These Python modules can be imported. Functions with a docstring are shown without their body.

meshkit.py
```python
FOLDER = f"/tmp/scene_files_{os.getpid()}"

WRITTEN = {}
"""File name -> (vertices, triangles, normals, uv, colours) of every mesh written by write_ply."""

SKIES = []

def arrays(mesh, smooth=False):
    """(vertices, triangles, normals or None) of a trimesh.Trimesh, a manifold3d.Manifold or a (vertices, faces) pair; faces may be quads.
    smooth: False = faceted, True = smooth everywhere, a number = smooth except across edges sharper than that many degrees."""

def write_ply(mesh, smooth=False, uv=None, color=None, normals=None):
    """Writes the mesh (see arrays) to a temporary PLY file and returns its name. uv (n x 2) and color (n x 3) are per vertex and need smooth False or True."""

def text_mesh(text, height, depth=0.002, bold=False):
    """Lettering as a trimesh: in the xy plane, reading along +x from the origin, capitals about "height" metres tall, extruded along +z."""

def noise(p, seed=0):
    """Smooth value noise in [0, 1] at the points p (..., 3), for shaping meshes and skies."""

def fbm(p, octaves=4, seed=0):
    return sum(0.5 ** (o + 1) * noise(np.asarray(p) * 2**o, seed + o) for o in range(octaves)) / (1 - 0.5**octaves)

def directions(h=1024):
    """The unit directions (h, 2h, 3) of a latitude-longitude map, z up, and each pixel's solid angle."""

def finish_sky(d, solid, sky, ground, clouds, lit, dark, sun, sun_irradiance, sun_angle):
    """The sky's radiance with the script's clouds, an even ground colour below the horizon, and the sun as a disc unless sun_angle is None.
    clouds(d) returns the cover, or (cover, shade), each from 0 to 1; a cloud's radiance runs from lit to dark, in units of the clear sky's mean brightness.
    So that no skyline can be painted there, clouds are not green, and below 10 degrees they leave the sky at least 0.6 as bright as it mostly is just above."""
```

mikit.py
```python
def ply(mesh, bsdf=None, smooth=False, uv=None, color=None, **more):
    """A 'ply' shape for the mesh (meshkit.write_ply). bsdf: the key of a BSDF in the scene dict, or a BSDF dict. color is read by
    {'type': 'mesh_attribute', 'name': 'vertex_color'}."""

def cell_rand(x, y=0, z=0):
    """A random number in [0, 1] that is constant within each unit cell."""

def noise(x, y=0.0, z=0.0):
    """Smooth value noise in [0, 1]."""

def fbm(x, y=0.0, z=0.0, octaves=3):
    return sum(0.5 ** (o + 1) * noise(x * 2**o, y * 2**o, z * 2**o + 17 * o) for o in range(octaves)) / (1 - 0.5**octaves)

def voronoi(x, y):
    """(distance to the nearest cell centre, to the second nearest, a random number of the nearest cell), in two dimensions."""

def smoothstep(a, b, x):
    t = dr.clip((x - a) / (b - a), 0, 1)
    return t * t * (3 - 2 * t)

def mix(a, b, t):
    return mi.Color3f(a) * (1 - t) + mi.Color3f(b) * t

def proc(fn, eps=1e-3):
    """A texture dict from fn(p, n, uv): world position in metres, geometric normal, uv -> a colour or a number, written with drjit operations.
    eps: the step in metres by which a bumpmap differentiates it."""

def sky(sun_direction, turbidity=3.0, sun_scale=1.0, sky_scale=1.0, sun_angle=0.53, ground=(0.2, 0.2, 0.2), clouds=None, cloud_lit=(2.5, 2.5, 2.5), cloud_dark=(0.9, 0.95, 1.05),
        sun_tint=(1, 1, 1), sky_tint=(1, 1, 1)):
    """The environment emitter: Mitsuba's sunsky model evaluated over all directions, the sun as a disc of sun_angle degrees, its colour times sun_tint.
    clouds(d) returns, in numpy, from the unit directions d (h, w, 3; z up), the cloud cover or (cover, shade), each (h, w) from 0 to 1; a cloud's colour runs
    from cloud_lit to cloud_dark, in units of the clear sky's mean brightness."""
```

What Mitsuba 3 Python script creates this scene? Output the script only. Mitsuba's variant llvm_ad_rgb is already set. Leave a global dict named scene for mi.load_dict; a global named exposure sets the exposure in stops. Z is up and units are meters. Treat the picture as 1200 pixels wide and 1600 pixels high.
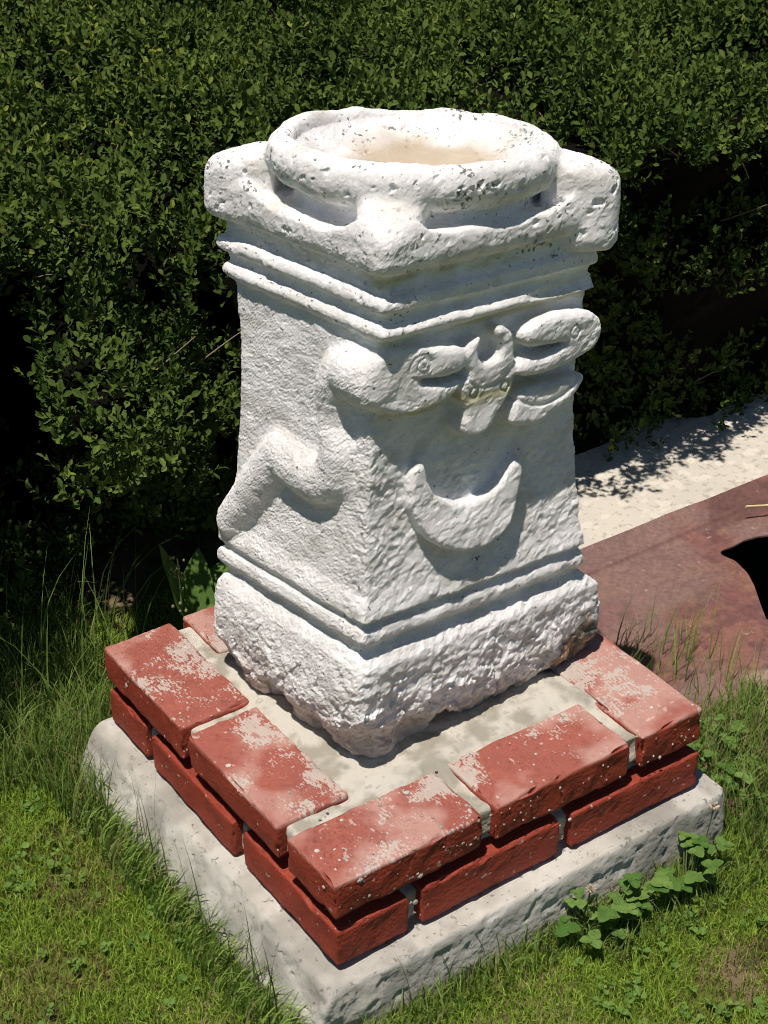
import math, random
import numpy as np, trimesh, drjit as dr, mitsuba as mi
import mikit, meshkit
from mikit import noise, fbm, smoothstep, mix, proc, voronoi
from scipy.interpolate import PchipInterpolator
from shapely.geometry import Polygon, Point, box as sbox
import shapely

rng = np.random.default_rng(7)
scene, labels = {'type': 'scene'}, {}
T = mi.ScalarTransform4f

# ------------------------------------------------------------------ camera, sky, exposure
CAM = np.array([-0.7721, -1.2250, 1.3705])
YAW, PITCH, ROLL, FPX = 0.9695, -0.5568, -0.0089, 2869.36
FW = np.array([math.cos(PITCH) * math.cos(YAW), math.cos(PITCH) * math.sin(YAW), math.sin(PITCH)])
RT = np.cross(FW, [0, 0, 1.0]); RT /= np.linalg.norm(RT)
UPV = np.cross(RT, FW) * math.cos(ROLL) - RT * math.sin(ROLL)
scene['camera'] = {'type': 'perspective', 'fov': 2 * math.degrees(math.atan(600 / FPX)), 'fov_axis': 'x', 'near_clip': 0.05, 'far_clip': 200.0,
                   'to_world': T().look_at(origin=CAM.tolist(), target=(CAM + FW).tolist(), up=UPV.tolist()),
                   'film': {'type': 'hdrfilm', 'width': 768, 'height': 1024}}
scene['sky'] = mikit.sky((-0.26, -0.115, 1.0), turbidity=3, sky_scale=0.42, sky_tint=(1.0, .98, .95), sun_tint=(.93, 1.0, 1.14))
exposure = 1.78

# ------------------------------------------------------------------ helpers
def numbered(name):
    if name not in scene and name not in TAKEN:
        TAKEN.add(name); return name
    k = 1
    while f'{name}_{k:03d}' in scene or f'{name}_{k:03d}' in TAKEN: k += 1
    TAKEN.add(f'{name}_{k:03d}'); return f'{name}_{k:03d}'
TAKEN = set()
def put(key, mesh, bsdf, smooth=False, **kw):
    key = numbered(key); scene[key] = mikit.ply(mesh, bsdf, smooth=smooth, **kw); return key
def tag(key, label=None, category=None, group=None, kind=None):
    d = {k: v for k, v in (('label', label), ('category', category), ('group', group), ('kind', kind)) if v}
    labels[key] = {**labels.get(key, {}), **d}
def nz(p, s, seed=0): return meshkit.noise(np.asarray(p) * s, seed)
def fb(p, s, o=3, seed=0): return meshkit.fbm(np.asarray(p) * s, o, seed)

def surface_net(f, lo, h):
    """Naive surface nets: the zero level of the samples f on a grid starting at lo with step h."""
    ins = f < 0
    c = [(i, j, k) for i in (0, 1) for j in (0, 1) for k in (0, 1)]
    n = np.array(f.shape) - 1
    sl = lambda o: tuple(slice(o[a], o[a] + n[a]) for a in range(3))
    cnt = sum(ins[sl(o)].astype(np.int8) for o in c)
    cells = np.argwhere((cnt > 0) & (cnt < 8))
    vals = np.stack([f[tuple((cells + o).T)] for o in c], 1)
    acc, num = np.zeros((len(cells), 3)), np.zeros(len(cells))
    for a in range(8):
        for b in range(a + 1, 8):
            d = np.subtract(c[b], c[a])
            if np.abs(d).sum() != 1: continue
            fa, fb_ = vals[:, a], vals[:, b]
            m = (fa < 0) != (fb_ < 0)
            t = np.where(m, fa / np.where(m, fa - fb_, 1), 0)
            acc += m[:, None] * (np.array(c[a]) + t[:, None] * d); num += m
    v = (cells + acc / num[:, None]) * h + lo
    idx = np.full(n, -1, np.int32); idx[tuple(cells.T)] = np.arange(len(cells))
    quads = []
    for ax in range(3):
        a, b = [x for x in range(3) if x != ax]
        s0 = [slice(None)] * 3; s1 = [slice(None)] * 3
        s0[ax] = slice(0, -1); s1[ax] = slice(1, None)
        e = np.argwhere(ins[tuple(s0)] != ins[tuple(s1)])
        e = e[(e[:, a] > 0) & (e[:, b] > 0) & (e[:, a] < f.shape[a] - 1) & (e[:, b] < f.shape[b] - 1)]
        ua, ub = np.eye(3, dtype=int)[a], np.eye(3, dtype=int)[b]
        q = np.stack([idx[tuple((e - ua - ub).T)], idx[tuple((e - ub).T)], idx[tuple(e.T)], idx[tuple((e - ua).T)]], 1)
        flip = ins[tuple(e.T)] == (ax == 1)
        q[flip] = q[flip][:, ::-1]
        quads.append(q)
    q = np.vstack(quads); q = q[(q >= 0).all(1)]
    return v, np.vstack([q[:, [0, 1, 2]], q[:, [0, 2, 3]]])

def smin(a, b, k):
    h = np.clip(0.5 + 0.5 * (b - a) / k, 0, 1)
    return b * (1 - h) + a * h - k * h * (1 - h)
def smax(a, b, k): return -smin(-a, -b, k)
def normals(v, f):
    n = np.zeros_like(v); fn = np.cross(v[f[:, 1]] - v[f[:, 0]], v[f[:, 2]] - v[f[:, 0]])
    for k in range(3): np.add.at(n, f[:, k], fn)
    return n / np.maximum(np.linalg.norm(n, axis=1, keepdims=True), 1e-12)
def raw_ply(v, f, n, bsdf, color=None):
    path = meshkit.write_ply((v, f), smooth=True, normals=n, color=color)
    return {'type': 'ply', 'filename': path, 'face_normals': False, 'bsdf': {'type': 'ref', 'id': bsdf}}

# ------------------------------------------------------------------ materials
def C(r, g, b): return mi.Color3f(r, g, b)
def rgb(r, g, b): return {'type': 'rgb', 'value': [r, g, b]}

AR = np.array([[0.9962, -0.0876, 0.0983], [0.0876, 0.9962, 0.0852], [-0.1054, -0.0763, 1.0]])
AO = np.array([0.2813, 0.2853, 0.0])
AI = np.linalg.inv(AR)
def altar_local(p):
    x, y, z = p.x - float(AO[0]), p.y - float(AO[1]), p.z
    return [x * float(AI[i, 0]) + y * float(AI[i, 1]) + z * float(AI[i, 2]) for i in range(3)]

def stone_col(p, n, uv):
    x, y, z = altar_local(p)
    a = fbm(x * 30, y * 30, z * 30, 3)
    col = mix(C(.79, .79, .79), C(.68, .68, .675), smoothstep(.35, .7, a)) * (.86 + .22 * noise(x * 520, y * 520, z * 520))
    # dark lichen specks, more of them on the head of the stone
    s = fbm(x * 240 + 3 + z * 30, y * 240, z * 170, 3)
    dens = smoothstep(.44, .58, z) * .06 + smoothstep(.46, .72, fbm(x * 16, y * 16 + 5, z * 16, 3)) * (.05 + .09 * smoothstep(.44, .58, z))
    sp = smoothstep(.775 - dens, .85 - dens, s)
    col = mix(col, C(.09, .088, .072), sp * .9)
    col = mix(col, C(.50, .49, .45), smoothstep(.52, .75, fbm(x * 26 + 8, y * 26, z * 40, 4)) * .55)
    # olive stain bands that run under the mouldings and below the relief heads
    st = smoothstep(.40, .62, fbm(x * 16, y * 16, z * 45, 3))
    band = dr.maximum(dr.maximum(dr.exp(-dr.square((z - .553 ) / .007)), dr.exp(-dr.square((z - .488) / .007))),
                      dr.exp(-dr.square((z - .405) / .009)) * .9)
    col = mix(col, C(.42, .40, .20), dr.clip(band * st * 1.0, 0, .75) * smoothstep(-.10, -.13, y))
    # sand colour settled in the basin
    r = dr.sqrt(dr.square(x + .003) + dr.square(y + .008))
    sand = smoothstep(.125, .065, r + .06 * (fbm(x * 25, y * 25, 3, 3) - .5)) * smoothstep(.55, .57, z)
    col = mix(col, mix(C(.36, .28, .18), C(.50, .43, .33), a), sand * .9)
    # brown earth stain along the broken bottom edge, darkest in the chipped right corner
    e1 = smoothstep(.055, .005, z + .05 * (fbm(x * 20, y * 20, z * 20, 3) - .35)) 
    col = mix(col, mix(C(.52, .42, .33), C(.36, .27, .20), smoothstep(.4, .65, fbm(x * 50, y * 50, z * 50, 3))), e1 * .75)
    dd = dr.sqrt(dr.square((x - .178) / .050) + dr.square((y + .135) / .09) + dr.square((z - .026) / .046))
    e2 = smoothstep(1.15, .65, dd + .8 * (fbm(x * 45, y * 45, z * 45, 3) - .5))
    pc = mix(C(.30, .17, .09), C(.05, .055, .035), smoothstep(.4, .6, fbm(x * 60 + 9, y * 60, z * 60, 2)))
    col = mix(col, pc, e2 * .92)
    return col
def stone_bump(p, n, uv):
    x, y, z = altar_local(p)
    low = smoothstep(.52, .40, z)
    g = noise((x - y) * 190 + z * 190, 3.0, (z - x + y) * 520) * .35 + noise(x * 400, y * 400, z * 400) * .4 + noise(x * 760, y * 760, z * 760) * .25
    return g * (.40 + .60 * low)
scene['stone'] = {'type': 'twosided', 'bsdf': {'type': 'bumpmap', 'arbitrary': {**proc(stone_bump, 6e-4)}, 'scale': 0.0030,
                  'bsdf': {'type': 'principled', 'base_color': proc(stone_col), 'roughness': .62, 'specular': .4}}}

def brick_col(p, n, uv):
    x, y, z = p.x, p.y, p.z
    a = fbm(x * 40, y * 40, z * 40, 3)
    col = mix(C(.21, .030, .016), C(.30, .052, .029), a)
    col = col * (.78 + .44 * noise(x * 700, y * 700, z * 700))
    up = smoothstep(-.006, -.002, z)
    dust = smoothstep(.38, .66, fbm(x * 16 + 2, y * 16, 0, 4)) * .62 + .16
    col = mix(col, C(.46, .275, .235), (dust + .05) * up)
    # mortar smeared over the inner part of the top faces, thin and scratchy
    inx = dr.minimum(dr.minimum(x, .532 - x), dr.minimum(y, .532 - y))
    near = smoothstep(.015, .10, inx)
    m = fbm(x * 60 + 2 * noise(x * 40, y * 40), y * 60, 4, 5) * .55 + fbm(x * 14 + 7, y * 14, 2, 2) * .6
    sm = smoothstep(.70 - .14 * near, .80 - .14 * near, m + .20 * (noise(x * 420, y * 420, 1) - .5) + .22 * (noise(x * 900, y * 240, 6) - .5)) * up
    col = mix(col, C(.47, .43, .385), sm * .8)
    w = smoothstep(.78, .86, fbm(x * 130, y * 130, z * 130, 2)) * .5
    return mix(col, C(.60, .50, .46), w)
scene['brick'] = {'type': 'bumpmap', 'arbitrary': proc(lambda p, n, uv: fbm(p.x * 260, p.y * 260, p.z * 260, 3) - 1.2 * smoothstep(.70, .76, fbm(p.x * 210 + 5, p.y * 210, p.z * 210, 2)), 5e-4), 'scale': .0013,
                  'bsdf': {'type': 'principled', 'base_color': proc(brick_col), 'roughness': .68, 'specular': .3}}
def mortar_col(p, n, uv):
    a = fbm(p.x * 35, p.y * 35, p.z * 35, 3); b = fbm(p.x * 140, p.y * 140, p.z * 140, 2)
    col = mix(C(.30, .285, .235), C(.50, .48, .42), smoothstep(.3, .62, a + .25 * (b - .5)))
    return mix(col, C(.27, .26, .21), smoothstep(.70, .80, b) * .5)
scene['mortar'] = {'type': 'bumpmap', 'arbitrary': proc(lambda p, n, uv: fbm(p.x * 120, p.y * 120, p.z * 120, 3), 6e-4), 'scale': .0032,
                   'bsdf': {'type': 'principled', 'base_color': proc(mortar_col), 'roughness': .9, 'specular': .2}}
def conc_col(p, n, uv):
    a = fbm(p.x * 14, p.y * 14, p.z * 14, 4); b = fbm(p.x * 95, p.y * 95, p.z * 95, 3)
    col = mix(C(.46, .445, .40), C(.27, .262, .235), smoothstep(.35, .7, a))
    col = mix(col, C(.56, .55, .51), smoothstep(.50, .7, fbm(p.x * 25 + 4, p.y * 25, p.z * 25, 3)) * .6)
    col = mix(col, C(.16, .15, .12), smoothstep(.68, .78, fbm(p.x * 190, p.y * 190, p.z * 120, 3)) * .75)
    return mix(col, C(.38, .36, .28), smoothstep(-.165, -.2, p.z + .02 * (a - .5)) * .6)
scene['concrete'] = {'type': 'bumpmap', 'arbitrary': proc(lambda p, n, uv: fbm(p.x * 110, p.y * 110, p.z * 110, 4) - smoothstep(.70, .76, fbm(p.x * 95, p.y * 95, p.z * 95, 3)), 6e-4), 'scale': .0022,
                     'bsdf': {'type': 'principled', 'base_color': proc(conc_col), 'roughness': .85, 'specular': .25}}
def path_col(p, n, uv):
    a = fbm(p.x * 10, p.y * 10, 0, 3); b = fbm(p.x * 120, p.y * 120, 1, 3)
    col = mix(C(.56, .53, .46), C(.48, .455, .40), a)
    col = mix(col, C(.30, .27, .21), smoothstep(.62, .72, b) * .5)
    return mix(col, C(.66, .62, .54), smoothstep(.6, .7, fbm(p.x * 60 + 5, p.y * 60, 2, 2)) * .5)
scene['path_concrete'] = {'type': 'bumpmap', 'arbitrary': proc(lambda p, n, uv: fbm(p.x * 160, p.y * 160, 0, 2), 8e-4), 'scale': .0016,
                          'bsdf': {'type': 'principled', 'base_color': proc(path_col), 'roughness': .9, 'specular': .2}}
def rust_col(p, n, uv):
    x, y = p.x, p.y
    a = fbm(x * 11, y * 11, 0, 4); b = fbm(x * 40 + 3, y * 40, 1, 3)
    col = mix(C(.165, .075, .066), C(.205, .098, .080), smoothstep(.3, .7, a))
    col = mix(col, C(.115, .052, .058), smoothstep(.45, .65, b) * .6)
    col = mix(col, C(.24, .13, .08), smoothstep(.54, .74, fbm(x * 18 + 9, y * 30, 2, 3)) * .5)
    pale = smoothstep(.56, .66, fbm(x * 12 + 1, y * 12 + 7, 5, 4)) * smoothstep(.35, .2, y)
    col = mix(col, C(.36, .27, .20), pale * .75)
    col = mix(col, C(.20, .135, .122), smoothstep(.38, .62, fbm(x * 7 + 3, y * 7, 8, 4)) * .65)
    t3 = smoothstep(.0, .01, x - 1.075 + (.55 - y) * .9) * smoothstep(.485, .50, y) * smoothstep(.60, .57, y + .25 * (x - 1.07)); col = mix(col, C(.10, .055, .05), t3 * .6)  # darker triangle painted as the shade of a folded corner
    col = mix(col, C(.09, .04, .03), dr.exp(-dr.square((y - .511) / .003)) * .5)
    g = fbm(x * 180, y * 180, 3, 3)
    col = col * (.72 + .56 * g)
    return mix(col, C(.42, .34, .27), smoothstep(.80, .88, fbm(x * 95, y * 95 + 4, 1, 3)) * .4)
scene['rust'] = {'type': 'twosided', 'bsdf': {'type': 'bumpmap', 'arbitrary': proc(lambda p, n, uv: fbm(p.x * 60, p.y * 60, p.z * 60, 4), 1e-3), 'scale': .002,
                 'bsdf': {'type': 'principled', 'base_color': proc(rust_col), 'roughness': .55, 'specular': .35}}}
def soil_col(p, n, uv):
    a = fbm(p.x * 20, p.y * 20, p.z * 20, 4)
    lawn = mix(C(.085, .11, .022), C(.15, .115, .07), smoothstep(.56, .68, fbm(p.x * 9 + 2, p.y * 9 + 1, 0, 4)))
    return mix(lawn, C(.05, .05, .02), smoothstep(.50, .80, a))
scene['soil'] = {'type': 'bumpmap', 'arbitrary': proc(lambda p, n, uv: fbm(p.x * 90, p.y * 90, p.z * 90, 3), 1e-3), 'scale': .006,
                 'bsdf': {'type': 'principled', 'base_color': proc(soil_col), 'roughness': .95, 'specular': .1}}
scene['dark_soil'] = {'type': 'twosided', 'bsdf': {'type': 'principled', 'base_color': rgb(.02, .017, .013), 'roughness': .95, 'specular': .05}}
VC = {'type': 'mesh_attribute', 'name': 'vertex_color'}
scene['leaf'] = {'type': 'principledthin', 'base_color': VC, 'roughness': .30, 'diff_trans': .45, 'eta': 1.5}
scene['blade'] = {'type': 'principledthin', 'base_color': VC, 'roughness': .5, 'diff_trans': .6, 'eta': 1.3}
scene['stem'] = {'type': 'twosided', 'bsdf': {'type': 'principled', 'base_color': VC, 'roughness': .7, 'specular': .3}}
scene['core_shade'] = {'type': 'twosided', 'bsdf': {'type': 'principled', 'base_color': rgb(.003, .003, .002), 'roughness': .9, 'specular': .1}}  # near-black colour standing for the shade deep in the hedge

# ------------------------------------------------------------------ setting: ground, path
GZ = -.205
pit = sbox(.93, .16, 1.46, .535)
outer = sbox(-60, -60, 60, 60)
def flat(poly, z, mtl, key, cell=None):
    v, f = trimesh.creation.triangulate_polygon(poly, engine='earcut')
    v = np.column_stack([v, np.full(len(v), z)])
    m = trimesh.Trimesh(v, f, process=False)
    if m.face_normals[:, 2].mean() < 0: m.invert()
    k = put(key, m, mtl); return k
k = flat(outer.difference(pit), GZ, 'soil', 'ground'); tag(k, 'grassy garden ground', kind='structure')
pb = trimesh.creation.box(bounds=[[.93, .16, -.9], [1.46, .535, GZ]])  # cavity added below the sheet so that its hole reads black
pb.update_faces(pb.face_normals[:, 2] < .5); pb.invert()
k = put('added_pit', pb, 'dark_soil'); tag(k, 'added dark pit under the sheet that keeps its hole black', kind='structure')
pm = trimesh.creation.box(bounds=[[.50, .548, GZ - .1], [60, 1.9, -.197]])
k = put('path', pm, 'path_concrete'); tag(k, 'pale concrete path along the hedge', kind='structure')

# ------------------------------------------------------------------ rusty sheet
def make_sheet():
    hole = Polygon([(1.003, .444), (1.03, .443), (1.06, .446), (1.085, .442), (1.105, .432), (1.15, .425), (1.2, .41), (1.22, .37), (1.2, .30), (1.14, .25), (1.06, .22), (.985, .215), (.938, .245), (.935, .275), (.957, .31), (.98, .345), (.995, .375), (1.003, .41), (.998, .435)]).buffer(.004).buffer(-.004)
    base = Polygon([(.60, -.02), (.80, .01), (1.2, -.03), (1.9, -.02), (1.9, .552), (.60, .566), (.59, .3)])
    sh = base.difference(hole)
    h = .012
    xs, ys = np.arange(.56, 1.94, h), np.arange(-.06, .60, h)
    pts = np.array([(x, y) for x in xs for y in ys])
    ins = shapely.contains_xy(sh.buffer(-.003), pts[:, 0], pts[:, 1])
    pts = pts[ins]
    ring = []
    for r in [sh.exterior, *sh.interiors]:
        n = int(r.length / .008)
        ring += [r.interpolate(t, normalized=True).coords[0] for t in np.arange(n) / n]
    ring = np.array(ring)
    from scipy.spatial import Delaunay
    P = np.vstack([ring, pts])
    t = Delaunay(P).simplices
    cen = P[t].mean(1)
    t = t[shapely.contains_xy(sh.buffer(1e-4), cen[:, 0], cen[:, 1])]
    z = np.full(len(P), -.190) + .006 * (fb(np.column_stack([P, 0 * P[:, 0]]), 5, 3) - .5)
    z += .006 * np.clip((P[:, 1] - .512) / .004, 0, 1)
    z += .006 * np.clip((P[:, 1] - (.545 - .01 * (P[:, 0] - .6)) ) / .012, 0, 1)        # far lip turned up
    # a crease that lifts the far right corner
    d = (P[:, 0] - 1.07) * .62 + (P[:, 1] - .545) * 1.0
    cr = np.clip((P[:, 0] - 1.06) * .75 + (P[:, 1] - .55), 0, .05)
    z -= .06 * np.clip(cr, 0, .02) * np.clip((P[:, 1] - .47) / .05, 0, 1)
    top = np.column_stack([P, z])
    m = trimesh.Trimesh(top, t, process=False)
    if m.face_normals[:, 2].mean() < 0: m.invert()
    # thickness
    th = .003
    f = m.faces; n = len(top)
    low = top.copy(); low[:, 2] -= th
    e = np.sort(m.edges, 1); u, inv, cnt = np.unique(e, axis=0, return_inverse=True, return_counts=True)
    be = m.edges[cnt[inv.ravel()] == 1]
    side = np.vstack([np.column_stack([be[:, 1], be[:, 0], be[:, 0] + n]), np.column_stack([be[:, 1], be[:, 0] + n, be[:, 1] + n])])
    return trimesh.Trimesh(np.vstack([top, low]), np.vstack([f, f[:, ::-1] + n, side]), process=False)
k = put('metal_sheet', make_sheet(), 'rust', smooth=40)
tag(k, 'rusty reddish brown metal sheet lying on the ground beside the pale path', 'metal sheet')

# ------------------------------------------------------------------ brick pedestal
BW, BL, BH = .0965, .200, .0483
G = (.532 - 2 * BL - BW) / 2
S = 2 * BL + BW + 2 * G
JZ = .0226
def rounded_block(x0, x1, y0, y1, z0, z1, r, seed, amp=.0012, step=.008):
    nx, ny, nzz = [max(2, int(round((b - a) / step))) for a, b in ((x0, x1), (y0, y1), (z0, z1))]
    m = trimesh.creation.box(bounds=[[0, 0, 0], [1, 1, 1]])
    faces, verts, off = [], [], 0
    def grid(n): 
        t = np.linspace(0, 1, n + 1); return t
    def spaced(n, L):
        e = np.array([0, .35 * r, r, 1.8 * r]) / L
        inner = np.linspace(1.8 * r / L, 1 - 1.8 * r / L, max(2, n))[1:-1]
        return np.r_[e, inner, 1 - e[::-1]]
    gx, gy, gz = spaced(nx, x1 - x0), spaced(ny, y1 - y0), spaced(nzz, z1 - z0)
    for ax, (ga, gb) in ((0, (gy, gz)), (1, (gx, gz)), (2, (gx, gy))):
        for s in (0, 1):
            A, B = np.meshgrid(ga, gb, indexing='ij')
            Cc = np.full_like(A, s)
            P = {0: (Cc, A, B), 1: (A, Cc, B), 2: (A, B, Cc)}[ax]
            V = np.stack([q.ravel() for q in P], 1)
            i, j = np.meshgrid(np.arange(len(ga) - 1), np.arange(len(gb) - 1), indexing='ij')
            a = (i * len(gb) + j).ravel(); b = a + len(gb); c_ = b + 1; d = a + 1
            q = np.vstack([np.column_stack([a, b, c_]), np.column_stack([a, c_, d])])
            if (s == 0) != (ax == 1): q = q[:, ::-1]
            verts.append(V); faces.append(q + off); off += len(V)
    V = np.vstack(verts); F = np.vstack(faces)
    V = V * [x1 - x0, y1 - y0, z1 - z0] + [x0, y0, z0]
    m = trimesh.Trimesh(V, F, process=False); m.merge_vertices()
    V = m.vertices.view(np.ndarray).copy()
    lo, hi = np.array([x0, y0, z0]) + r, np.array([x1, y1, z1]) - r
    core = np.clip(V, lo, hi); d = V - core; L = np.linalg.norm(d, axis=1, keepdims=True)
    dirn = d / np.maximum(L, 1e-9)
    V = core + dirn * np.minimum(L, r)
    V += dirn * ((fb(V, 45, 2, seed)[:, None] - .5) * 2 * amp + (nz(V, 160, seed + 3)[:, None] - .5) * amp * .7)
    V -= dirn * (np.clip(fb(V, 55, 3, seed + 7) - .60, 0, 1)[:, None] * .035) * (np.sort(np.abs(d), 1)[:, 1] > .25 * r)[:, None]     # chipped arrises
    return trimesh.Trimesh(V, m.faces, process=False)

def brick_at(x0, x1, y0, y1, z0, z1, seed):
    r = np.random.default_rng(seed)
    m = rounded_block(x0, x1, y0, y1, z0, z1, .0038, seed, .0016)
    c_ = np.array([(x0 + x1) / 2, (y0 + y1) / 2, (z0 + z1) / 2])
    a = r.normal(0, .006, 3) * [1, 1, .8]
    M = trimesh.transformations.euler_matrix(*(a * [.7, .7, 1]))[:3, :3]
    m.vertices = (m.vertices - c_) @ M.T + c_ + r.normal(0, .0008, 3)
    return m
PED = 'brick_pedestal'
tag(PED, 'two-course red brick pedestal with pale mortar on a rough white concrete footing', 'pedestal')
def course(z0, z1, mirror, inset, seed):
    out = []
    a, b = inset, S - inset
    for s in range(4):
        for t in (0, 1):
            u0 = a + t * (BL + G); u1 = u0 + BL
            if t == 1: u1 = b - BW - G
            u = (u0, u1); w = (a, a + BW)
            out.append((s, u, w))
    for i, (s, u, w) in enumerate(out):
        if mirror: u = (S - u[1], S - u[0])
        if s == 0: x, y = u, w
        elif s == 1: x, y = (S - w[1], S - w[0]), u
        elif s == 2: x, y = (S - u[1], S - u[0]), (S - w[1], S - w[0])
        else: x, y = w, (S - u[1], S - u[0])
        put(PED + '__brick', brick_at(x[0], x[1], y[0], y[1], z0, z1, seed + i), 'brick', smooth=50)
course(-BH, 0, False, 0, 11)
course(-BH * 2 - JZ + .001, -BH - JZ + .004, True, .0005, 40)
# mortar: raked back joints, and the bed that fills the middle and laps the bricks
def mortar_sdf():
    h = .004
    lo = np.array([-.01, -.01, -.135]); hi = np.array([.545, .545, .012])
    g = [np.arange(lo[i], hi[i], h) for i in range(3)]
    X, Y, Z = np.meshgrid(*g, indexing='ij')
    P2 = np.stack([X[:, :, 0], Y[:, :, 0], 0 * X[:, :, 0]], -1)
    wob = (fb(P2, 28, 3, 5) - .5)
    inn = np.minimum(np.minimum(X, S - X), np.minimum(Y, S - Y))
    top = -.007 + .012 * wob[..., None] + .009 * np.clip((inn - .085) / .03, 0, 1)
    edge = .012 + .010 * (fb(np.stack([X, Y, Z], -1), 40, 2, 8) - .5) 
    bed = np.clip(1 - np.abs(Z + BH + JZ / 2) / (JZ * .62), 0, 1) > 0
    edge = edge + np.where(bed, .014, 0) + np.where(Z < -.112, .010, 0)
    f = np.maximum(edge - inn, Z - top)
    f = np.maximum(f, -.133 - Z)
    return surface_net(f, lo, h)
v, f = mortar_sdf()
scene[PED + '__mortar'] = raw_ply(v, f, normals(v, f), 'mortar')
# concrete footing
def footing():
    h = .005
    lo = np.array([-.10, -.07, -.30]); hi = np.array([.60, .62, -.10])
    g = [np.arange(lo[i], hi[i], h) for i in range(3)]
    X, Y, Z = np.meshgrid(*g, indexing='ij')
    P = np.stack([X, Y, Z], -1)
    bev = np.clip((-.122 - Z) / .06, 0, 1)
    x0 = -.018 - .034 * bev ** .7; x1 = .563; y0 = -.029 - .004 * bev; y1 = .545
    r = .014
    qx = np.maximum(x0 - X, X - x1) + r; qy = np.maximum(y0 - Y, Y - y1) + r
    d2 = np.hypot(np.maximum(qx, 0), np.maximum(qy, 0)) + np.minimum(np.maximum(qx, qy), 0) - r
    d = smax(d2, Z + .1235, .005)
    n1 = fb(P, 22, 3, 21) - .5
    d = d + .0035 * n1 
    # crumbled front corner
    fc = np.exp(-((X + .02) ** 2 + (Y + .02) ** 2) / .004)
    d = d + fc * (.010 + .022 * (fb(P, 30, 3, 33) - .5))
    return surface_net(d, lo, h)
v, f = footing()
n = normals(v, f)
v = v + n * ((fb(v, 60, 3, 4) - .5) * .0012 - .0025 * np.clip((fb(v, 70, 2, 14) - .66) / .06, 0, 1))[:, None]
scene[PED + '__footing'] = raw_ply(v, f, normals(v, f), 'concrete')
tag(PED + '__footing', 'rough white concrete footing with a crumbled front corner')
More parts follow.
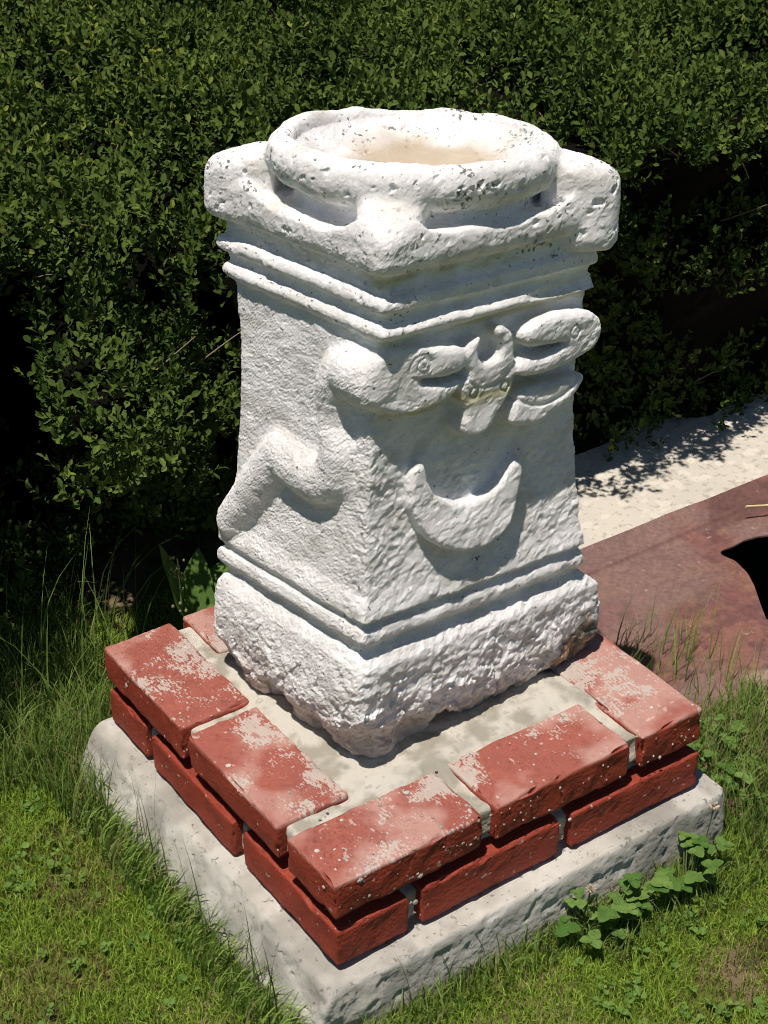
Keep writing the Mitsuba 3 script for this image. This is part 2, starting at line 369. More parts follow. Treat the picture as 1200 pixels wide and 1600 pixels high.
# mortar spatter on the brick faces
def spatter():
    r = np.random.default_rng(3); parts = []
    ico = trimesh.creation.icosphere(subdivisions=1)
    for i in range(330):
        s = r.choice([.0009, .0012, .0018, .0028], p=[.45, .33, .17, .05])
        z = r.choice([r.uniform(-BH + .004, -.003), r.uniform(-BH * 2 - JZ + .006, -BH - JZ - .003)])
        u = r.uniform(.004, S - .004)
        w = r.random()
        if w < .42: p, n = (u, -.0003 if z > -BH else .003, z), 1
        elif w < .60: p, n = (-.0003 if z > -BH else .003, u, z), 0
        else:
            b = r.random() < .5; t = r.uniform(.005, BW)
            p, n = ((u, t, .0) if b else (t, u, .0)), 2
        m = ico.copy(); sc = np.array([s, s, s]) * r.uniform(.7, 1.5, 3); sc[n] = s * .55
        m.vertices = m.vertices * sc * (1 + .3 * (nz(m.vertices + i, 1.3, i)[:, None] - .5)) + p
        parts.append(m)
    return trimesh.util.concatenate(parts)
scene[PED + '__mortar_spatter'] = mikit.ply(spatter(), 'mortar', smooth=True)
tag(PED + '__mortar_spatter', kind='stuff')

# ------------------------------------------------------------------ carved stone altar (in its own leaning frame)
LV = np.array([  # z, x0, y0, x1, y1
 (.655, -.150, -.132, .144, .142), (.622, -.160, -.142, .154, .150), (.610, -.165, -.148, .158, .155), (.596, -.168, -.153, .161, .159), (.580, -.168, -.154, .161, .159), (.566, -.164, -.149, .156, .155), (.559, -.155, -.138, .149, .147),
 (.549, -.151, -.135, .148, .143), (.541, -.152, -.137, .149, .145), (.536, -.159, -.145, .153, .151), (.530, -.161, -.147, .154, .152), (.524, -.159, -.145, .154, .150), (.519, -.151, -.137, .152, .143), (.511, -.150, -.134, .153, .140),
 (.506, -.156, -.143, .158, .142), (.500, -.159, -.147, .160, .143), (.494, -.156, -.143, .159, .139), (.488, -.150, -.129, .156, .130), (.470, -.149, -.127, .156, .127),
 (.383, -.150, -.1195, .159, .119), (.300, -.154, -.1215, .163, .119), (.258, -.157, -.125, .166, .119), (.200, -.163, -.133, .168, .128), (.190, -.167, -.136, .170, .134), (.180, -.171, -.139, .172, .138), (.172, -.172, -.141, .173, .139), (.166, -.168, -.133, .171, .135),
 (.162, -.167, -.132, .171, .134), (.157, -.171, -.138, .174, .139), (.148, -.173, -.141, .176, .141), (.141, -.170, -.138, .176, .139), (.136, -.164, -.130, .175, .132), (.130, -.164, -.129, .177, .131), (.120, -.171, -.138, .190, .139),
 (.110, -.177, -.146, .201, .143), (.060, -.182, -.146, .212, .146), (.02, -.176, -.140, .208, .142), (-.01, -.162, -.126, .196, .132), (-.06, -.14, -.11, .18, .12)])[::-1]
def poly_sdf(poly, X, Z):
    P = np.array(poly); A, B = P, np.roll(P, -1, 0)
    d = np.full(X.shape, 9.0)
    for a, b in zip(A, B):
        e = b - a; L = e @ e + 1e-12
        t = np.clip(((X - a[0]) * e[0] + (Z - a[1]) * e[1]) / L, 0, 1)
        d = np.minimum(d, np.hypot(X - a[0] - t * e[0], Z - a[1] - t * e[1]))
    ins = shapely.contains_xy(Polygon(P).buffer(0), X.ravel(), Z.ravel()).reshape(X.shape)
    return np.where(ins, -d, d)
def sm_poly(p, it=2):
    p = np.array(p, float)
    for _ in range(it):
        q = np.roll(p, -1, 0); p = np.stack([.75 * p + .25 * q, .25 * p + .75 * q], 1).reshape(-1, 2)
    return p
HEAD1 = [(-.172, .452), (-.150, .474), (-.135, .483), (-.099, .478), (-.062, .471), (-.045, .466), (-.042, .455), (-.043, .442), (-.058, .438), (-.085, .440), (-.098, .441), (-.102, .437), (-.094, .432), (-.07, .429), (-.050, .431), (-.046, .425), (-.058, .412), (-.085, .402), (-.120, .400), (-.15, .412), (-.172, .425)]
HEAD2 = [(.036, .462), (.045, .472), (.068, .478), (.108, .477), (.145, .470), (.163, .457), (.163, .434), (.142, .419), (.094, .411), (.050, .411), (.031, .420), (.033, .428), (.050, .434), (.081, .432), (.104, .438), (.106, .442), (.067, .444), (.043, .449)]
LEAFR = [(.028, .366), (.034, .384), (.049, .398), (.094, .396), (.142, .395), (.153, .390), (.135, .370), (.105, .358), (.070, .350), (.038, .354)]
BULL = [(-.047, .450), (-.042, .465), (-.018, .477), (-.026, .455), (-.017, .441), (-.004, .437), (.008, .443), (.012, .455), (.000, .472), (.003, .481), (.015, .477), (.028, .463), (.031, .440), (.034, .424), (.031, .402), (.020, .386), (.006, .376), (-.002, .362), (-.034, .360), (-.041, .372), (-.035, .390), (-.044, .402), (-.048, .425), (-.034, .434)]
CRES = [(-.090, .342), (-.105, .319), (-.102, .280), (-.080, .244), (-.038, .222), (.004, .218), (.041, .235), (.060, .272), (.066, .312), (.052, .309), (.024, .280), (-.020, .273), (-.056, .285), (-.077, .306), (-.080, .332)]
SNAKE = [(-.104, .443, .032, -.008), (-.092, .441, .033, -.008), (-.072, .434, .033, -.010), (-.054, .406, .029, -.009), (-.056, .376, .027, -.010), (-.066, .348, .029, -.008), (-.062, .322, .030, -.008), (-.036, .304, .030, -.006), (.004, .305, .029, -.006), (.030, .310, .029, -.006), (.055, .286, .028, -.006), (.092, .236, .026, -.005), (.120, .203, .021, -.003)]

def make_altar():
    h = .0018
    lo = np.array([-.225, -.200, -.05]); hi = np.array([.245, .195, .70])
    g = [np.arange(lo[i], hi[i], h, dtype=np.float32) for i in range(3)]
    X, Y, Z = np.meshgrid(*g, indexing='ij')
    lv = [PchipInterpolator(LV[:, 0], LV[:, i])(np.clip(g[2], -.06, .655)).astype(np.float32) for i in (1, 2, 3, 4)]
    rr = np.interp(g[2], [0, .03, .1, .12, .14, .2, .48, .55, .58, .61], [.03, .022, .014, .010, .005, .004, .005, .005, .014, .016]).astype(np.float32)
    qx = np.maximum(lv[0] - X, X - lv[2]) + rr; qy = np.maximum(lv[1] - Y, Y - lv[3]) + rr
    d = np.hypot(np.maximum(qx, 0), np.maximum(qy, 0)) + np.minimum(np.maximum(qx, qy), 0) - rr
    # the slab's top ledge sinks towards the bowl
    R2 = np.hypot(X + .003, (Y + .008) * 1.10)
    ledge = .612 - .016 * np.clip((.19 - R2) / .02, 0, 1) + .008 * (nz(np.stack([X[:, :, 0], Y[:, :, 0], 0 * X[:, :, 0]], -1), 20, 2) - .5)[..., None]
    d = smax(d, Z - ledge, .009)
    part = np.zeros(d.shape, np.int8)
    part[:, :, g[2] < .19] = 1; part[:, :, g[2] > .486] = 2
    def join(o, sl, k, pid):
        a = d[sl]; r = smin(a, o, k); part[sl] = np.where((o < a + .002), pid, part[sl]); d[sl] = r
    def sub(x0, x1, y0, y1, z0, z1):
        i = [np.searchsorted(g[a], [b, c]) for a, (b, c) in enumerate(((x0, x1), (y0, y1), (z0, z1)))]
        return tuple(slice(a, b) for a, b in i)
    # bowl: neck, rolled rim, dish
    sl = sub(-.25, .25, -.25, .25, .54, .70)
    x, y, z = X[sl], Y[sl], Z[sl]; r2 = np.hypot(x + .003, (y + .008) * 1.10)
    ang = np.arctan2(y, x)
    rimz = .6400 + .004 * np.sin(ang * 1 - 1.0) + .003 * (nz(np.stack([np.cos(ang) * 2, np.sin(ang) * 2, 0 * ang], -1), 1.6, 4) - .5)
    rim = np.hypot((r2 - .133) / 1.28, (z - rimz) * .90) * 1.02 - .0275
    rim = smax(rim, z - rimz - .023, .010)
    rim = rim + .003 * (nz(np.stack([np.cos(ang) * 3, np.sin(ang) * 3, 0 * ang], -1), 2, 9) - .5)
    neck = np.maximum(r2 - (.137 + .05 * np.abs(z - .615)), np.abs(z - .585) - .05)
    join(neck, sl, .006, 3); join(rim, sl, .007, 3)
    dish = .655 - .046 * np.clip(1 - r2 / .140, 0, 1) ** .62
    cut = np.maximum(r2 - .138, dish - z)
    d[sl] = smax(d[sl], -cut, .012)
    # (the undercut between bowl and slab stays open between the horns)
    # horns on the corners
    for i, (cxx, cyy, top) in enumerate(((-.146, -.132, .616), (-.150, .134, .634), (.145, -.134, .637), (.138, .138, .636))):
        sl = sub(cxx - .09, cxx + .09, cyy - .09, cyy + .09, .53, .69)
        x, y, z = X[sl], Y[sl], Z[sl]
        u = np.array([-np.sign(cxx), -np.sign(cyy)]) / math.sqrt(2)
        a = (x - cxx) * u[0] + (y - cyy) * u[1]; b = -(x - cxx) * u[1] + (y - cyy) * u[0]
        off = (.000, .008, .016, .004)[i]; rc = (.020, .026, .032, .028)[i]
        hx_ = np.maximum(-.168 - off - x, x - .161 - off) + rc; hy_ = np.maximum(-.152 - off - y, y - .158 - off) + rc
        o = np.hypot(np.maximum(hx_, 0), np.maximum(hy_, 0)) + np.minimum(np.maximum(hx_, hy_), 0) - rc
        wd = (.034, .036, .036, .034)[i]
        o = smax(o, np.abs(b) - wd - .006 * (z < 0), .018)
        o = smax(o, z - top - (.40 if i == 0 else .22) * a, .020)
        o = smax(o, a - (.070 if i == 0 else .055), .01)
        o = smax(o, (.566, .560, .540, .560)[i] - z, .020)
        join(o, sl, .010 if i == 0 else .0045, 4 + i)
    # reliefs on the right face
    yf = lambda z: np.interp(z, g[2], lv[1]).astype(np.float32)
    def relief(poly, t, rd, pid, grooves=(), k=.003, ramp=None, it=1, tilt=.08):
        p = sm_poly(poly, it); x0, z0 = p.min(0) - .02; x1, z1 = p.max(0) + .02; zc = (z0 + z1) / 2
        sl = sub(x0, x1, -.2, -.10, z0, z1)
        x, y, z = X[sl], Y[sl], Z[sl]
        d2 = poly_sdf(p, x[:, 0, :], z[:, 0, :])[:, None, :].astype(np.float32)
        tt_ = t if ramp is None else t * np.clip((x - ramp[0]) / (ramp[1] - ramp[0]), .1, 1)
        out = yf(z) - tt_ - tilt * (zc - z) - y         # > 0 outside the relief's outer face, which leans back
        a, b = np.maximum(d2 + rd, 0), np.maximum(out + rd, 0)
        o = np.hypot(a, b) + np.minimum(np.maximum(d2 + rd, out + rd), 0) - rd
        o = np.maximum(o, y - yf(z) - .02)
        for gx, gz, gr, gw, gd in grooves:           # ring-shaped or straight grooves
            q = np.abs(np.hypot(x - gx, z - gz) - gr)
            o = np.maximum(o, np.where(q < gw, gd * (1 - (q / gw) ** 2), 0) - .002 + np.minimum(0, o) * 0 + o * 0 - .0 if False else o + np.where(q < gw, gd * (1 - (q / gw) ** 2), 0))
        join(o, sl, k, pid)
    relief(CRES, .017, .006, 11, it=2)
    relief(LEAFR, .028, .010, 9, k=.006, it=2, grooves=((.085, .455, .082, .003, .003),))
    relief(BULL, .026, .007, 10, k=.005, grooves=((-.006, .455, .042, .0016, .002), (-.028, .411, .006, .0016, .003), (.018, .409, .006, .0016, .003)))
    relief(HEAD1, .0255, .009, 8, k=.006, ramp=(-.20, -.08), grooves=((-.100, .457, .008, .0018, .0022), (-.103, .455, .014, .0018, .0014)))
    relief(HEAD2, .029, .009, 9, k=.006, grooves=((.116, .453, .007, .0018, .0022),))
    # the serpent that winds over the left face and round the front corner
    sl = sub(-.225, -.09, -.2, .195, .16, .50)
    x, y, z = X[sl], Y[sl], Z[sl]
    xf = np.interp(z, g[2], lv[0]).astype(np.float32)
    o = np.full(x.shape, 9, np.float32)
    pts = np.array(SNAKE); tt = np.arange(len(pts)); fine = np.linspace(0, len(pts) - 1, 4 * len(pts))
    pts = np.stack([PchipInterpolator(tt, pts[:, i])(fine) for i in range(4)], 1)
    for (ya, za, ra, oa), (yb, zb, rb, ob) in zip(pts[:-1], pts[1:]):
        ey, ez = yb - ya, zb - za; L = ey * ey + ez * ez + 1e-12
        t = np.clip(((y - ya) * ey + (z - za) * ez) / L, 0, 1)
        o = np.minimum(o, np.sqrt((y - ya - t * ey) ** 2 + (z - za - t * ez) ** 2 + ((x - xf + (oa + t * (ob - oa)) - .001) * 1.02) ** 2) - (ra + t * (rb - ra)))
    join(o, sl, .010, 8)
    # neck of the serpent round the corner
    sl = sub(-.225, -.08, -.2, -.07, .36, .52)
    x, y, z = X[sl], Y[sl], Z[sl]
    a, b = np.array([-.150, -.095, .444]), np.array([-.108, -.108, .440])
    e = b - a; t = np.clip(((x - a[0]) * e[0] + (y - a[1]) * e[1] + (z - a[2]) * e[2]) / (e @ e), 0, 1)
    o = np.sqrt((x - a[0] - t * e[0]) ** 2 + (y - a[1] - t * e[1]) ** 2 + (z - a[2] - t * e[2]) ** 2) - (.029 - .003 * t)
    join(o, sl, .008, 8)
    # chips and hollows
    def carve(cx, cy, cz, sx, sy, sz, k=.008):
        m = max(sx, sy, sz) * 1.3 + .01
        sl = sub(cx - m, cx + m, cy - m, cy + m, cz - m, cz + m)
        x, y, z = X[sl], Y[sl], Z[sl]
        e = (np.sqrt(((x - cx) / sx) ** 2 + ((y - cy) / sy) ** 2 + ((z - cz) / sz) ** 2) - 1) * min(sx, sy, sz)
        d[sl] = smax(d[sl], -e, k)
    carve(.180, -.196, .016, .060, .062, .042)          # broken right corner
    carve(-.195, -.165, -.004, .085, .075, .046)     # front corner underside
    carve(-.09, -.165, .000, .05, .055, .030); carve(-.03, -.15, -.008, .03, .05, .024); carve(.06, -.17, -.012, .04, .04, .026); carve(.115, -.178, -.004, .025, .040, .026)
    carve(-.20, .03, -.005, .055, .035, .034); carve(-.20, -.05, -.012, .05, .03, .03); carve(-.20, .12, -.006, .05, .05, .050); carve(-.05, -.151, .052, .006, .006, .006, .003); carve(.0, -.152, .036, .008, .008, .011, .003)
    carve(.105, .125, .675, .075, .060, .022, .006)   # chipped back rim
    carve(.163, -.148, .565, .012, .012, .016, .004)  # notch beside the right horn
    carve(.125, -.152, .503, .085, .020, .011, .004)    # fillet worn away
    carve(.03, -.153, .531, .14, .010, .010, .004)
    # bottom cut to the bricks
    wz = AR[2, 0] * X + AR[2, 1] * Y + AR[2, 2] * Z
    d = np.maximum(d, .0015 - wz + .010 * (nz(np.stack([X[:, :, 0], Y[:, :, 0], 0 * X[:, :, 0]], -1), 24, 14) - .6)[..., None].clip(-.5, 0) * 0)
    v, f = surface_net(d, lo, h)
    pid = part[tuple(np.clip(np.round((v - lo) / h).astype(int), 0, np.array(d.shape) - 1).T)]
    n = normals(v, f)
    # wear: broad dents, pitting, and chisel grooves that are strongest on the lower half
    lowk = np.clip((.118 - v[:, 2]) / .075, 0, 1); mid = np.clip((.40 - v[:, 2]) / .1, 0, 1) * (v[:, 1] < -.10)
    q = v + .3 * (np.stack([fb(v, 30, 2, s) for s in (31, 32, 33)], 1) - .5) / 30
    lowk = lowk * (.75 + .25 * (v[:, 1] < -.12))
    disp = (fb(v, 18, 2, 1) - .5) * (.0030 + .012 * lowk)
    disp += (fb(q, 55, 2, 2) - .5) * (.0022 + .0020 * mid)
    rd_ = np.stack([v[:, 0] * 90 + v[:, 2] * 25, v[:, 1] * 90, v[:, 2] * 110 - v[:, 0] * 20], 1) + 1.2 * (np.stack([fb(v, 70, 2, s_) for s_ in (41, 42, 43)], 1) - .5)
    disp += ((1 - np.abs(2 * meshkit.noise(rd_, 44) - 1)) - .5) * (.0003 + .0008 * lowk + .0004 * mid)
    # hewn facets: small tilted planes that meet in sharp edges
    from scipy.spatial import cKDTree
    rf = np.random.default_rng(77)
    for gap, tilt, wgt in ((.026, .10, lowk), (.012, .085, lowk), (.0075, .10, .35 + .30 * mid + .3 * lowk)):
        n_ = int(.46 * .40 * .72 / gap ** 3 * 1.2)
        cp = rf.uniform([-.24, -.21, -.05], [.25, .20, .70], (n_, 3)); tv = rf.normal(0, tilt, (n_, 3)); hv = rf.normal(0, gap * .045, n_)
        ci_ = cKDTree(cp).query(v + .12 * gap * (np.stack([fb(v, 1 / gap, 2, s_) for s_ in (61, 62, 63)], 1) - .5))[1]
        calm = np.where(pid == 11, .4, 1.0)
        disp += calm * np.clip((tv[ci_] * (v - cp[ci_])).sum(1) + hv[ci_], -.0035, .0035) * wgt
    disp += (nz(v, 190, 45) - .5) * (.0008 + .0010 * lowk + .0006 * mid)
    sk = np.stack([v[:, 0] * 70 + v[:, 2] * 40, v[:, 1] * 70 + v[:, 2] * 40, v[:, 2] * 150 - v[:, 0] * 45], 1)
    disp += (meshkit.noise(sk, 6) - .5) * (.0006 + .0006 * mid + .0004 * lowk)
    pit_ = np.clip((fb(v, 95, 3, 11) - .69 + .12 * (fb(v, 22, 2, 17) - .45)) / .07, 0, 1)
    disp -= pit_ * .0045 * np.clip((v[:, 2] - .50) * 12, 0, .8) + pit_ * .003 * lowk
    v = v + n * disp[:, None]
    v = v @ AR.T + AO
    n = normals(v, f)
    return v, f, n, pid
v, f, n, pid = make_altar()
ALT = 'stone_altar'
tag(ALT, 'white carved stone altar with round bowl on top and serpents and crescent in relief', 'altar')
fid = np.sort(pid[f], 1)[:, 1]
for i, nm in {0: 'shaft', 1: 'base', 2: 'cornice', 3: 'bowl', 4: 'horn', 5: 'horn', 6: 'horn', 7: 'horn', 8: 'serpent_relief', 9: 'serpent_relief', 10: 'bull_head_relief', 11: 'crescent_relief'}.items():
    ff = f[fid == i]
    if not len(ff): continue
    u, inv = np.unique(ff, return_inverse=True)
    key = numbered(f'{ALT}__{nm}')
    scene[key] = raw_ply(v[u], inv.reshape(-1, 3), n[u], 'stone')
tag(ALT + '__serpent_relief', 'serpent winding over the left face, its head round the front corner')
tag(ALT + '__serpent_relief_001', 'serpent head at the right edge facing the bull head, with its jaw below')

# ------------------------------------------------------------------ hedge
def hollow(P):
    u = P[..., 0] - .65 * (P[..., 1] - .8)
    t = np.clip((.10 - u) / .06, 0, 1); t = t * t * (3 - 2 * t)
    t = t * np.clip((u + .30) / .10, 0, 1)
    return t * np.clip(1.6 - np.abs((P[..., 2] - .12) / .15) , 0, 1)
def hedge_sd(P):
    """< 0 inside the clipped hedge."""
    x, y, z = P[..., 0], P[..., 1], P[..., 2]
    q = np.stack([x, y * 0 + 1, z], -1)
    rk = np.clip((x - .45) / .35, 0, 1)
    yf = .84 - .10 * np.clip((z + .05) / .3, 0, 1) + (.19 * (fb(q, 4.0, 2, 50) - .5) * 2 + .13 * (fb(q, 9, 2, 55) - .5) * 2) * (1 - .65 * rk)
    yf = yf * (1 - rk) + rk * (.655 + .15 * np.clip((.38 - z) / .5, 0, 1) + (.05 * (fb(q, 4.0, 2, 50) - .5) + .06 * (fb(q, 10, 2, 55) - .5)) * 2 - .05 * np.clip((x - 1.0) / .4, 0, 1))  # leans out over the path
    yf -= .17 * np.exp(-((x - .16) / .13) ** 2 - ((z - .14) / .16) ** 2)        # bush bulging out at the left
    yf += .55 * hollow(P)                                                        # hollow left of it
    yf += .30 * np.exp(-((x - .18) / .19) ** 2 - ((z - .395) / .045) ** 2)
    yf += .22 * np.clip((-.05 - z) / .15, 0, 1) ** 2 * (1 - rk)
    zt = .47 + (.11 * (fb(np.stack([x, y, 0 * x], -1), 4.0, 2, 51) - .5) + .05 * (fb(np.stack([x, y, 0 * x], -1), 11, 2, 58) - .5)) * 2 - .10 * np.clip((x - .8), 0, .6)
    return smax(yf - y, z - zt, .07)
def leaf_cloud(P, D, n_leaf, L, W, cols, r, spread=.75, stem=.045):
    """Sprigs of opposite leaves: base points P, directions D; returns vertices, faces, colours."""
    m = len(P); k = np.arange(n_leaf)
    a = np.cross(D, r.normal(size=(m, 3))); a /= np.linalg.norm(a, axis=1, keepdims=True)
    b = np.cross(D, a)
    ph = r.uniform(0, 6.28, m)[:, None] + k * 2.4
    side = np.cos(ph)[..., None] * a[:, None] + np.sin(ph)[..., None] * b[:, None]
    t = (k / n_leaf)[None, :, None]
    base = P[:, None] + D[:, None] * (t * stem)
    sp = spread * (1.25 - .7 * t) * r.uniform(.7, 1.3, (m, n_leaf, 1))
    d = D[:, None] * (1 - .35 * sp) + side * sp + .25 * r.normal(size=(m, n_leaf, 3))
    d /= np.linalg.norm(d, axis=2, keepdims=True)
    up = D[:, None] - d * (D[:, None] * d).sum(2, keepdims=True) + .25 * r.normal(size=(m, n_leaf, 3))
    s = np.cross(d, up); s /= np.linalg.norm(s, axis=2, keepdims=True)
    nn = np.cross(s, d)
    l = L * r.uniform(.8, 1.15, (m, 1, 1)) * r.uniform(.6, 1.25, (m, n_leaf, 1)) * (1 - .25 * t); w = W * l / L
    b0 = base; 
    V = np.stack([b0, b0 + d * l * .45 + s * w * .5 + nn * w * .16, b0 + d * l * .82 + s * w * .36 + nn * w * .10, b0 + d * l - nn * l * .06,
                  b0 + d * l * .82 - s * w * .36 + nn * w * .10, b0 + d * l * .45 - s * w * .5 + nn * w * .16, b0 + d * l * .5], 2)
    V = V.reshape(-1, 3)
    tri = np.array([[0, 1, 6], [1, 2, 6], [2, 3, 6], [3, 4, 6], [4, 5, 6], [5, 0, 6]])
    N = m * n_leaf
    F = (np.arange(N)[:, None, None] * 7 + tri).reshape(-1, 3)
    ci = np.clip(r.random((m, 1)) * .5 + r.random((m, n_leaf)) * .3 + (fb(P, 8, 2, 92)[:, None] - .4) * .7, 0, 1)
    col = cols[0] * (1 - ci[..., None]) + cols[1] * ci[..., None]
    young = (r.random((m, 1, 1)) < .02 + .30 * np.clip((fb(P, 4.5, 2, 91) - .56) * 6, 0, 1)[:, None, None]) * np.clip(t * 1.6 - .4, 0, 1)
    col = col * (1 - young) + np.array([.22, .27, .05]) * young
    return V, F, np.repeat(col.reshape(-1, 3), 7, 0)
def hedge():
    r = np.random.default_rng(5)
    P = np.column_stack([r.uniform(-.95, 2.15, 670000), r.uniform(.40, 1.75, 670000), r.uniform(-.20, .62, 670000)])
    sd = hedge_sd(P)
    e = .01
    keep = (sd < 0) & (sd > -.085)
    P, sd = P[keep], sd[keep]
    g = np.stack([hedge_sd(P + e * np.eye(3)[i]) - sd for i in range(3)], 1); g /= np.linalg.norm(g, axis=1, keepdims=True) + 1e-9
    hol = fb(P, 7, 3, 77)
    top = np.clip(g[:, 2], 0, 1)
    keep = r.random(len(P)) < np.clip((hol - .455 + .20 * top) * 9, .01, 1) * .62 * (1 - .60 * np.clip((P[:, 0] - .62) / .2, 0, 1) * np.clip((.40 - P[:, 2]) / .07, 0, 1)) * (1 - .75 * np.clip(1 - np.abs((P[:, 2] - .37 - .25 * (P[:, 0] - .2)) / .06), 0, 1) * np.clip((.50 - P[:, 0]) / .1, 0, 1)) * (1 - np.clip(1.4 * hollow(P), 0, 1))
    P, g = P[keep], g[keep]
    D = .55 * g + np.array([0, 0, .75]) + .38 * r.normal(size=P.shape); D /= np.linalg.norm(D, axis=1, keepdims=True)
    return leaf_cloud(P, D, 8, .0165, .0088, (np.array([.022, .050, .011]), np.array([.150, .215, .050])), r)
v, f, c_ = hedge()
print('hedge leaves', len(f) // 6)
HG = 'hedge'
tag(HG, 'dense dark green clipped hedge of small leaves behind the stone altar', 'hedge')
scene[HG + '__foliage'] = mikit.ply(trimesh.Trimesh(v, f, process=False), 'leaf', color=c_)
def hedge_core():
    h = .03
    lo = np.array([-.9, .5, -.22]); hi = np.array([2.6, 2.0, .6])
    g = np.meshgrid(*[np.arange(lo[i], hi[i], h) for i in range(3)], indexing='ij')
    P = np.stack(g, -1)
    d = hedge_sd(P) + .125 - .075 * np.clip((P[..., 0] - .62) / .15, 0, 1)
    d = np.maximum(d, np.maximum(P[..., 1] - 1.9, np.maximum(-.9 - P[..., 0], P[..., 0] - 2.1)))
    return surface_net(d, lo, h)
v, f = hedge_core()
scene[HG + '__dark_core'] = mikit.ply(trimesh.Trimesh(v, f, process=False), 'core_shade')  # solid black shell put in as the shade behind the leaves

def hedge_twigs():
    r = np.random.default_rng(15); V, F, o = [], [], 0
    P = np.column_stack([r.uniform(-.1, 1.4, 6000), r.uniform(.5, 1.1, 6000), r.uniform(-.15, .45, 6000)])
    sd = hedge_sd(P); P = P[(sd < -.02) & (sd > -.06)][:55]
    for p in P:
        d = np.array([r.normal(0, .5), -.5 + r.normal(0, .4), .35 + r.normal(0, .5)]); d /= np.linalg.norm(d)
        L = r.uniform(.05, .11); k = r.normal(0, .012, 3)
        q = p + np.linspace(0, L, 5)[:, None] * d + np.linspace(0, 1, 5)[:, None] ** 2 * k
        t = np.gradient(q, axis=0); t /= np.linalg.norm(t, axis=1, keepdims=True)
        a = np.cross(t, [.3, .2, .9]); a /= np.linalg.norm(a, axis=1, keepdims=True); b = np.cross(t, a)
        an = np.arange(4) * np.pi / 2; R_ = np.linspace(.0014, .0007, 5)
        v = (q[:, None] + R_[:, None, None] * (np.cos(an)[None, :, None] * a[:, None] + np.sin(an)[None, :, None] * b[:, None])).reshape(-1, 3)
        i, j = np.meshgrid(np.arange(4), np.arange(4), indexing='ij'); q0 = (i * 4 + j).ravel(); q1 = (i * 4 + (j + 1) % 4).ravel()
        F.append(np.vstack([np.column_stack([q0, q1, q1 + 4]), np.column_stack([q0, q1 + 4, q0 + 4])]) + o); V.append(v); o += len(v)
    return np.vstack(V), np.vstack(F)
v, f = hedge_twigs()
scene[HG + '__twigs'] = mikit.ply(trimesh.Trimesh(v, f, process=False), 'stem', color=np.tile([.20, .16, .10], (len(v), 1)))
tag(HG + '__twigs', kind='stuff')

# ------------------------------------------------------------------ grass
def blades(P, L, lean_dir, lean, W, col, r, seg=3, z0=GZ):
    m = len(P); t = np.linspace(0, 1, seg + 1)
    h = r.uniform(0, 6.28, m)
    ld = lean_dir if lean_dir is not None else np.column_stack([np.cos(h), np.sin(h), 0 * h])
    th = lean[:, None] * (t[None] ** 1.3)
    dz = np.cos(th); dx = np.sin(th)
    z = np.cumsum(np.column_stack([0 * lean, (dz[:, 1:] + dz[:, :-1]) / 2]) / seg, 1) * L[:, None]
    x = np.cumsum(np.column_stack([0 * lean, (dx[:, 1:] + dx[:, :-1]) / 2]) / seg, 1) * L[:, None]
    c = P[:, None, :] + ld[:, None, :] * x[..., None] + np.array([0, 0, 1.0]) * z[..., None]
    hh = r.uniform(0, 6.28, m)
    s = np.column_stack([np.cos(hh), np.sin(hh), 0 * hh])
    w = W[:, None] * np.clip(1.05 - t[None] ** 1.6, .04, 1) * .5
    A = c + s[:, None] * w[..., None]; B = c - s[:, None] * w[..., None]
    V = np.stack([A, B], 2).reshape(-1, 3)
    n = 2 * (seg + 1)
    tri = np.array([[2 * i, 2 * i + 1, 2 * i + 3] for i in range(seg)] + [[2 * i, 2 * i + 3, 2 * i + 2] for i in range(seg)])
    F = (np.arange(m)[:, None, None] * n + tri).reshape(-1, 3)
    return V, F, np.repeat(col, n, 0)
foot = sbox(-.052, -.031, .563, .545)
def lawn():
    r = np.random.default_rng(9); out = []
    n = 330000
    P = np.column_stack([r.uniform(-.55, .95, n), r.uniform(-.55, 1.0, n)])
    sheet = sbox(.60, .0, 1.9, .57)
    k = ~shapely.contains_xy(foot, P[:, 0], P[:, 1]) & ~shapely.contains_xy(sheet, P[:, 0], P[:, 1]) & (P[:, 1] < .86) & ~((P[:, 0] > .49) & (P[:, 1] > .54))
    P = P[k]
    P3 = np.column_stack([P, np.full(len(P), GZ)])
    bare = fb(P3 * [1, 1, 0], 9, 4, 3)
    k = r.random(len(P)) < np.clip((.74 - bare) * 9, .5, 1)
    P3, bare = P3[k], bare[k]
    m = len(P3)
    L = r.uniform(.010, .023, m) * (1 + .5 * (fb(P3, 7, 2, 6) - .4)); lean = r.uniform(.4, 1.8, m); W = r.uniform(.0012, .0023, m)
    ci = r.random(m)[:, None]; dry = (r.random(m) < .05 + .45 * np.clip((bare - .56) * 7, 0, 1))[:, None]
    col = np.array([.17, .275, .030]) * (1 - ci) + np.array([.38, .53, .085]) * ci
    col = np.where(dry, np.array([.30, .24, .11]) * (.6 + .5 * ci), col)
    return blades(P3, L, None, lean, W, col, r, 2)
v, f, c_ = lawn()
k = 'lawn_grass'; scene[k] = mikit.ply(trimesh.Trimesh(v, f, process=False), 'blade', color=c_)
tag(k, 'short mown grass around the pedestal', 'grass', kind='stuff')
